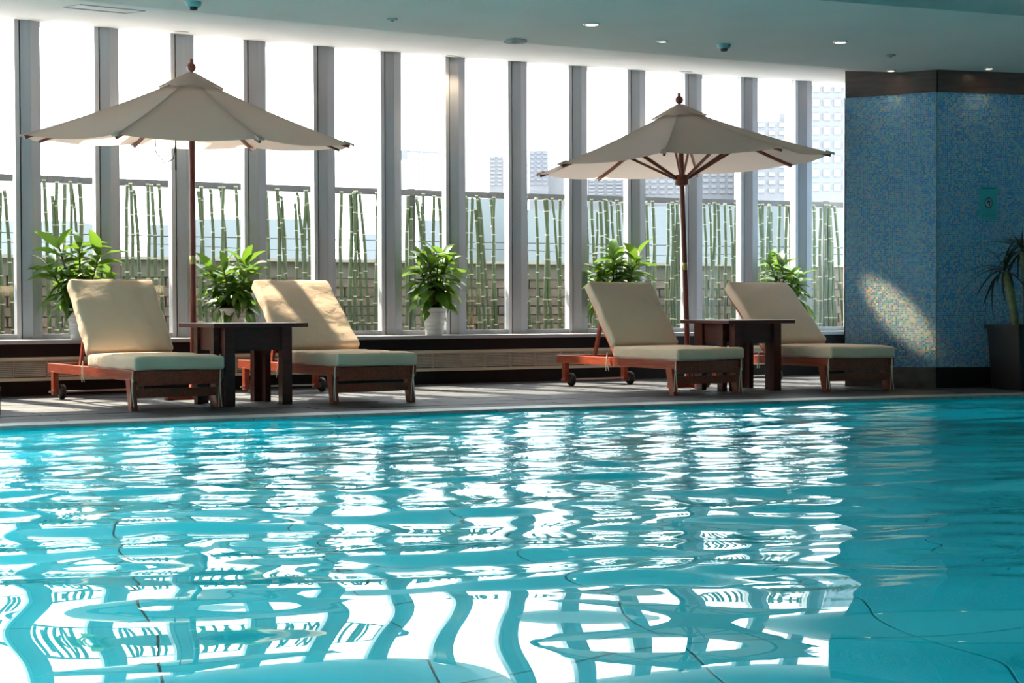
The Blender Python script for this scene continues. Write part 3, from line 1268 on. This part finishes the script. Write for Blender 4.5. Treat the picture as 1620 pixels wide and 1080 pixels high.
# dark palm in a black planter against the dark mosaic wall
e = empty('potted_palm', (4.33, 12.40, 0), math.radians(14))
q = .36
mb = MB()
b_ = [(-q * .9, -q * .6, 0), (q * .9, -q * .6, 0), (q * .9, q * .6, 0), (-q * .9, q * .6, 0)]
t_ = [(-q, -q * .66, .50), (q, -q * .66, .50), (q, q * .66, .50), (-q, q * .66, .50)]
mb.hexa(b_, t_)
mb.build('planter', M['planter'], e, bevel=.012)
mb = MB()
for (x0, x1, y0, y1) in ((-q - .012, q + .012, -q * .7, -q * .7 + .03), (-q - .012, q + .012, q * .7 - .03, q * .7), (-q - .012, -q + .02, -q * .7, q * .7), (q - .02, q + .012, -q * .7, q * .7)):
    mb.box(x0, x1, y0, y1, .495, .53)
mb.build('planter_rim', M['planter'], e)
trunks = [[(-.24, 0, .48), (-.26, 0, .66), (-.29, .01, .82), (-.33, .02, .96)], [(-.10, .05, .48), (-.11, .05, .85), (-.14, .06, 1.12)], [(.18, -.04, .48), (.24, -.05, .95)]]
PLE = []
for k in range(3):
    me_ = leaf_mesh(1.0, .085, [.35, .7, 1.0][k], .5)
    me_.materials.append(M['dark_leaf'])
    PLE.append(me_)
rr = random.Random(3)
for t_ in trunks:
    MB().tube(t_, [.032] * (len(t_) - 1) + [.024], 9).build('trunk', M['stem'], e)
    for k in range(26):
        az = k * 2.399
        el = rr.uniform(-.5, 1.2)
        ln = rr.uniform(.22, .36)
        o_ = obj('leaf', PLE[rr.randrange(3)], None, e, t_[-1])
        o_.rotation_euler = (rr.uniform(-.3, .3), -el, az)
        o_.scale = (ln, ln, ln)
tag(e, 'dark spiky palm in a black planter against the dark blue mosaic wall', 'potted palm')

# ================================================================== SIGN
wdir = Vector((cc[0] - cb[0], cc[1] - cb[1], 0)).normalized()
wang = math.atan2(wdir.y, wdir.x)
sp_ = Vector((cb[0], cb[1], 0)) + wdir * .465
e = empty('wall_sign', (sp_.x + .021 * math.sin(wang), sp_.y - .021 * math.cos(wang), 1.405), wang)
MB().box(-.08, .08, -.010, .006, 0, .278).build('board', M['sign_board'], e, bevel=.002)
MB().box(-.062, .062, -.014, -.010, .262, .270).build('title_bar', M['sign_dark'], e)
ring, disc = MB(), MB()
V, F = [], []
NS = 28
for k in range(NS):
    a = 2 * PI * k / NS
    for r in (.030, .037):
        V.append((r * math.cos(a), -.0125, .142 + 1.25 * r * math.sin(a)))
for k in range(NS):
    a, b = 2 * k, 2 * ((k + 1) % NS)
    F.append((a, b, b + 1, a + 1))
ring.add(V, F).build('ring', M['sign_dark'], e)
V = [(.0305 * math.cos(2 * PI * k / NS), -.0115, .142 + .038 * math.sin(2 * PI * k / NS)) for k in range(NS)]
disc.add(V, [tuple(range(NS))]).build('disc', M['sign_pale'], e)
fig = MB()
fig.lathe([(0, -.006), (.006, -.003), (.006, .003), (0, .006)], 8, c=(-.001, -.013, .166))
for a, b, w in (((-.018, .152), (.020, .154), .008), ((.000, .158), (.006, .140), .012), ((.004, .143), (.010, .128), .009), ((.010, .130), (.006, .114), .008), ((-.004, .150), (-.006, .142), .006)):
    fig.beam((a[0], -.013, a[1]), (b[0], -.013, b[1]), w, .002, up=(0, 1, 0))
fig.build('swimmer_pictogram', M['sign_dark'], e)
mb = MB()
for k in range(4):
    x = -.045 + k * .03
    mb.box(x - .009, x + .009, -.0115, -.010, .044, .047)
    mb.box(x - .009, x + .009, -.0115, -.010, .036, .038)
    mb.box(x - .002, x + .002, -.0115, -.010, .026, .054)
    mb.box(x - .010 + .004 * (k % 2), x - .006 + .004 * (k % 2), -.0115, -.010, .024, .040)
mb.build('faded_lettering', mat('faded_teal_print', (.03, .22, .25), .6), e)
tag(e, 'teal notice board with a round swimmer pictogram on dark mosaic wall', 'sign')

# ================================================================== CEILING FITTINGS


def downlight(x, y, r, label, lit=True, power=7):
    s, o = arc(x, y)
    z = HC(o)
    e = empty('downlight', (x, y, z))
    e.rotation_euler = (0, 0, heading(s))
    if o > -2.8:
        e.rotation_euler = (math.atan(.13), 0, heading(s))
    MB().lathe([(r, .004), (r, -.006), (r * .86, -.011), (r * .74, -.006), (r * .74, .004)], 24).build('rim', M['lamp_rim'], e)
    MB().lathe([(r * .735, -.004), (r * .735, -.001)], 24).build('lens', M['lamp_on' if lit else 'lamp_dim'], e)
    if lit:
        ld = bpy.data.lights.new('downlight_beam', 'SPOT')
        ld.energy = power
        ld.color = (1.0, .78, .5)
        ld.spot_size = math.radians(110)
        ld.spot_blend = .7
        ld.shadow_soft_size = r * .6
        lo = bpy.data.objects.new('downlight_beam', ld)
        COL.objects.link(lo)
        lo.parent = e
        lo.location = (0, 0, -.02)
    tag(e, label, 'downlight', 'round recessed downlights in the ceiling')
    return e


downlight(-2.714, 12.515, .068, 'recessed ceiling downlight just above the left parasol by the windows')
downlight(-.54, 13.892, .058, 'recessed downlight at the window line between the two parasols')
centre_downlight = downlight(.562, 10.609, .060, 'recessed lit downlight nearest the top centre of the ceiling')
downlight(1.122, 11.29, .042, 'small white downlight between the centre downlight and the right parasol', False)
downlight(2.454, 11.34, .054, 'bright recessed downlight over the pool edge, left of the mosaic pier')
downlight(1.683, 14.667, .068, 'recessed downlight by the windows directly above the right parasol')
downlight(3.17, 12.70, .040, 'small downlight grazing the bright face of the mosaic pier', True, .7)
downlight(3.955, 12.60, .042, 'small downlight close to the black fascia above the wall sign', True, .7)

ld = bpy.data.lights.new('sun_patch_spot', 'SPOT')  # added beam standing in for the sun patch on the mosaic pier
ld.energy = 700
ld.color = (1.0, .58, .25)
ld.spot_size = math.radians(12)
ld.spot_blend = .85
ld.shadow_soft_size = .04
lo = bpy.data.objects.new('sun_patch_spot', ld)
COL.objects.link(lo)
lo.parent = centre_downlight
lo.location = (0, 0, -.03)
_t = Vector((3.27, 12.84, .62)) - Vector((.562, 10.609, HC(-5) - .03))
_z = (-_t).normalized()
_x = Vector((.62, -.33, -.71))
_x = (_x - _z * _x.dot(_z)).normalized()
_y = _z.cross(_x)
_mr = Matrix.Rotation(-centre_downlight.rotation_euler.z, 3, 'Z') @ Matrix((_x, _y, _z)).transposed()
lo.rotation_euler = _mr.to_euler()
lo.scale = (1, .42, 1)

e = empty('ceiling_grille', (.03, 11.244, HC(-2.87)))
for rr_ in (.09, .072, .054, .036):
    MB().lathe([(rr_, .0), (rr_, -.012), (rr_ - .010, -.012), (rr_ - .010, 0)], 24).build('ring', M['grille'], e)
MB().lathe([(.085, .002), (.085, -.003)], 24).build('backing', M['gasket'], e)
tag(e, 'round grey ceiling grille between the two parasols', 'grille')
for (x, y, lab) in ((-.813, 10.403, 'tiny dark round ceiling plate above the gap between left parasol and centre'), (2.975, 11.937, 'tiny dark round ceiling plate near the mosaic pier')):
    e = empty('ceiling_plate', (x, y, HC(-5)))
    MB().lathe([(.040, .002), (.040, -.006), (.028, -.010), (.0, -.010)], 20).build('plate', M['grille'], e)
    MB().lathe([(.012, -.009), (.012, -.018), (0, -.020)], 12).build('cap', M['detector'], e)
    tag(e, lab, 'ceiling plate')
for (x, y, lab) in ((-2.044, 9.81, 'teal smoke detector on the ceiling at the top left edge'), (1.597, 11.432, 'teal smoke detector on the ceiling above the right parasol')):
    e = empty('smoke_detector', (x, y, HC(-5)))
    MB().lathe([(.052, .002), (.052, -.012), (.045, -.030), (.036, -.034)], 20).build('base', M['detector'], e)
    MB().lathe([(.030, -.034), (.026, -.052), (.0, -.056)], 16).build('sensor', M['planter'], e)
    tag(e, lab, 'smoke detector')
# access hatch outline
e = empty('ceiling_hatch', P(.05, -2.28, HC(-2.28) - .001), heading(.05))
e.rotation_euler = (math.atan(.13), 0, heading(.05))
mb = MB()
for (x0, x1, y0, y1) in ((-.22, .22, -.22, -.216), (-.22, .22, .216, .22), (-.22, -.216, -.22, .22), (.216, .22, -.22, .22)):
    mb.box(x0, x1, y0, y1, -.004, .002)
mb.build('frame', M['grille'], e)
tag(e, 'square access hatch outline in the ceiling above the leftmost windows', 'hatch')

# ================================================================== BAMBOO SCREEN OUTSIDE
e = empty('bamboo_screen', P(4, .9, .30))
e0 = e.location.copy()
RO = .9


def loc_strip(name, profile, s0, s1, m, n=24):
    o_ = strip(name, profile, s0, s1, m, n=n, parent=e, kind=None)
    o_.location = -e0
    return o_


loc_strip('top_rail', [(RO + .03, 1.845), (RO + .03, 1.785), (RO - .03, 1.785), (RO - .03, 1.845)], -3, 11, M['rail_paint'])
for zz in (1.343, 1.255):
    mb = MB()
    mb.tube([P(s, RO + .03, zz + (.02 * math.sin(s * 1.7) if zz < 1.3 else 0)) - e0 for s in np.linspace(-3, 11, 60)], .005 if zz > 1.3 else .003, 6)
    mb.build('wire', M['wire'], e)
for s in (-.2, 3.86, 8.62):
    q_ = [P(s - .035, RO + .065), P(s + .035, RO + .065), P(s + .035, RO - .02), P(s - .035, RO - .02)][::-1]
    MB().hexa([Vector((p.x, p.y, .30)) - e0 for p in q_], [Vector((p.x, p.y, 1.855)) - e0 for p in q_]).build('post', M['rail_paint'], e)
CANES = []
for k in range(7):
    pts, rads, mb = [], [], MB()
    z = 0
    r = random.uniform(.013, .0215)
    x = y = 0.0
    V = []
    segs = []
    while z < 1.5:
        l = random.uniform(.17, .27)
        z2 = min(1.5, z + l)
        bx, by = random.uniform(-.012, .012), random.uniform(-.008, .008)
        mb.tube([(x, y, z), (x + bx, y + by, z2)], [r, r * .985], 8, caps=(z2 >= 1.5))
        x, y = x + bx, y + by
        mb.tube([(x, y, z2 - .006), (x, y, z2 + .005)], [r * 1.13, r * 1.13], 8, mi=1, caps=True)
        z = z2
        r *= .985
    me_ = mb.mesh('bamboo_cane')
    me_.materials.append(M['bamboo'])
    me_.materials.append(M['bamboo_node'])
    CANES.append(me_)
rr = random.Random(21)
s = -1.2
while s < 9.3:
    p = P(s, RO - .055 + rr.uniform(-.012, .012), .31) - e0
    o_ = obj('bamboo_cane', CANES[rr.randrange(7)], None, e, p)
    lean = rr.gauss(0, .022) if rr.random() < .75 else rr.gauss(-.05, .03)
    o_.rotation_euler = (rr.uniform(-.008, .008), lean, heading(s))
    hz = rr.uniform(.975, 1.0) if rr.random() < .8 else rr.uniform(.90, .97)
    o_.scale = (1, 1, hz)
    s += rr.choice((.03, .04, .05, .06, .075, .09))
tag(e, 'screen of upright green bamboo canes under a grey rail outside the windows', 'bamboo screen')

# ================================================================== DISTANT CITY


def building(x0, x1, top, D, mi, label, wins=None, depth=25, base=-60, steps=()):
    """x0,x1 horizontal angle tangents and top elevation tangent times 2400 (bearing units), at distance D"""
    a, b = x0 / 2400 * D, x1 / 2400 * D
    zt = CAMH + top / 2400 * D
    e = empty('far_building', ((a + b) / 2, D, base))
    w = b - a
    MB().box(-w / 2, w / 2, 0, depth, 0, zt - base).build('tower', M['bld%d' % mi], e)
    for (f0, f1, hh) in steps:
        MB().box(-w / 2 + w * f0, -w / 2 + w * f1, 2, depth - 2, zt - base, zt - base + hh / 2400 * D).build('roof_block', M['bld%d' % mi], e)
    if wins:
        nx, nz, hz0, mm = wins
        ww, gap = w / nx, (zt - CAMH - hz0 / 2400 * D) / nz
        mesh_ = MB().box(-ww * .32, ww * .32, -.25, .3, 0, gap * .5).mesh('window')
        mesh_.materials.append(M[mm])
        for i in range(nx):
            for j in range(nz):
                obj('window', mesh_, None, e, (-w / 2 + ww * (i + .5), 0, (CAMH + hz0 / 2400 * D) - base + gap * (j + .3)))
    tag(e, label, 'building', 'hazy city buildings beyond the terrace')
    return e


H0_ = 488
building(775 - 810, 797 - 810, H0_ - 245, 420, 1, 'slim pale tower in the haze left of the centre window post', (2, 8, 195, 'bld_pale'))
building(838 - 810, 868 - 810, H0_ - 237, 460, 0, 'pale tower in the haze seen left of the right parasol tip', (3, 8, 195, 'bld_glass'))
building(868 - 810, 893 - 810, H0_ - 276, 470, 1, 'lower pale block attached right of the hazy tower near the right parasol tip')
building(930 - 810, 1000 - 810, H0_ - 282, 380, 0, 'pale block behind the left half of the right parasol', (5, 5, 180, 'bld_pale'))
building(1015 - 810, 1080 - 810, H0_ - 274, 400, 1, 'pale block behind the pole of the right parasol', (5, 4, 180, 'bld_pale'))
building(1110 - 810, 1162 - 810, H0_ - 262, 360, 0, 'pale slab block right of the right parasol pole', (4, 5, 180, 'bld_pale'))
building(1196 - 810, 1262 - 810, H0_ - 192, 340, 1, 'stepped pale tower behind the right tip of the right parasol', (4, 9, 180, 'bld_pale'), steps=((.6, 1, 14),))
building(1282 - 810, 1400 - 810, H0_ - 20, 260, 0, 'tall apartment tower filling the last window beside the mosaic pier', (7, 13, 180, 'bld_pale'))
building(-50 - 810, 120 - 810, H0_ - 345, 300, 3, 'low hazy block behind the bamboo at the far left')
building(235 - 810, 275 - 810, H0_ - 352, 320, 2, 'low hazy block left of the left parasol pole behind bamboo')
building(308 - 810, 500 - 810, H0_ - 343, 330, 3, 'long low hazy block behind bamboo between the left loungers')
building(578 - 810, 600 - 810, H0_ - 368, 300, 2, 'small hazy block low behind bamboo left of the middle plant')
building(664 - 810, 720 - 810, H0_ - 346, 310, 2, 'low bluish block behind the bamboo above the middle plant')
building(738 - 810, 800 - 810, H0_ - 312, 350, 3, 'bluish mid-rise behind bamboo right of the middle plant')
building(830 - 810, 1010 - 810, H0_ - 330, 330, 3, 'long bluish mid-rise behind bamboo left of the right parasol')
building(1020 - 810, 1270 - 810, H0_ - 325, 295, 3, 'wide bluish mid-rise behind bamboo right of the right parasol')
# tower crane
e = empty('tower_crane', ((667 - 810) / 2400 * 520, 520, -60))
zc = CAMH + (H0_ - 236) / 2400 * 520 + 60
mb = MB()
for (x, y) in ((-.8, 0), (.8, 0), (-.8, 1.6), (.8, 1.6)):
    mb.beam((x, y, 0), (x, y, zc), .35, .35)
for k in range(30):
    mb.beam((-.8, 0, zc - 4 * k), (.8, 0, zc - 4 * k - 4), .25, .25)
mb.build('mast', M['bld1'], e)
mb = MB()
mb.beam((-6, .8, zc), (9, .8, zc - 1), .6, .6)
mb.beam((-6, .8, zc), (0, .8, zc + 5), .3, .3)
mb.beam((9, .8, zc - 1), (0, .8, zc + 5), .3, .3)
mb.beam((0, .8, zc), (0, .8, zc + 5), .5, .5)
mb.build('jib', M['bld1'], e)
MB().box(-7.5, -4.5, 0, 1.6, zc - 3, zc).build('counterweight', M['bld1'], e)
tag(e, 'faint tower crane in the haze above the middle plant', 'crane')
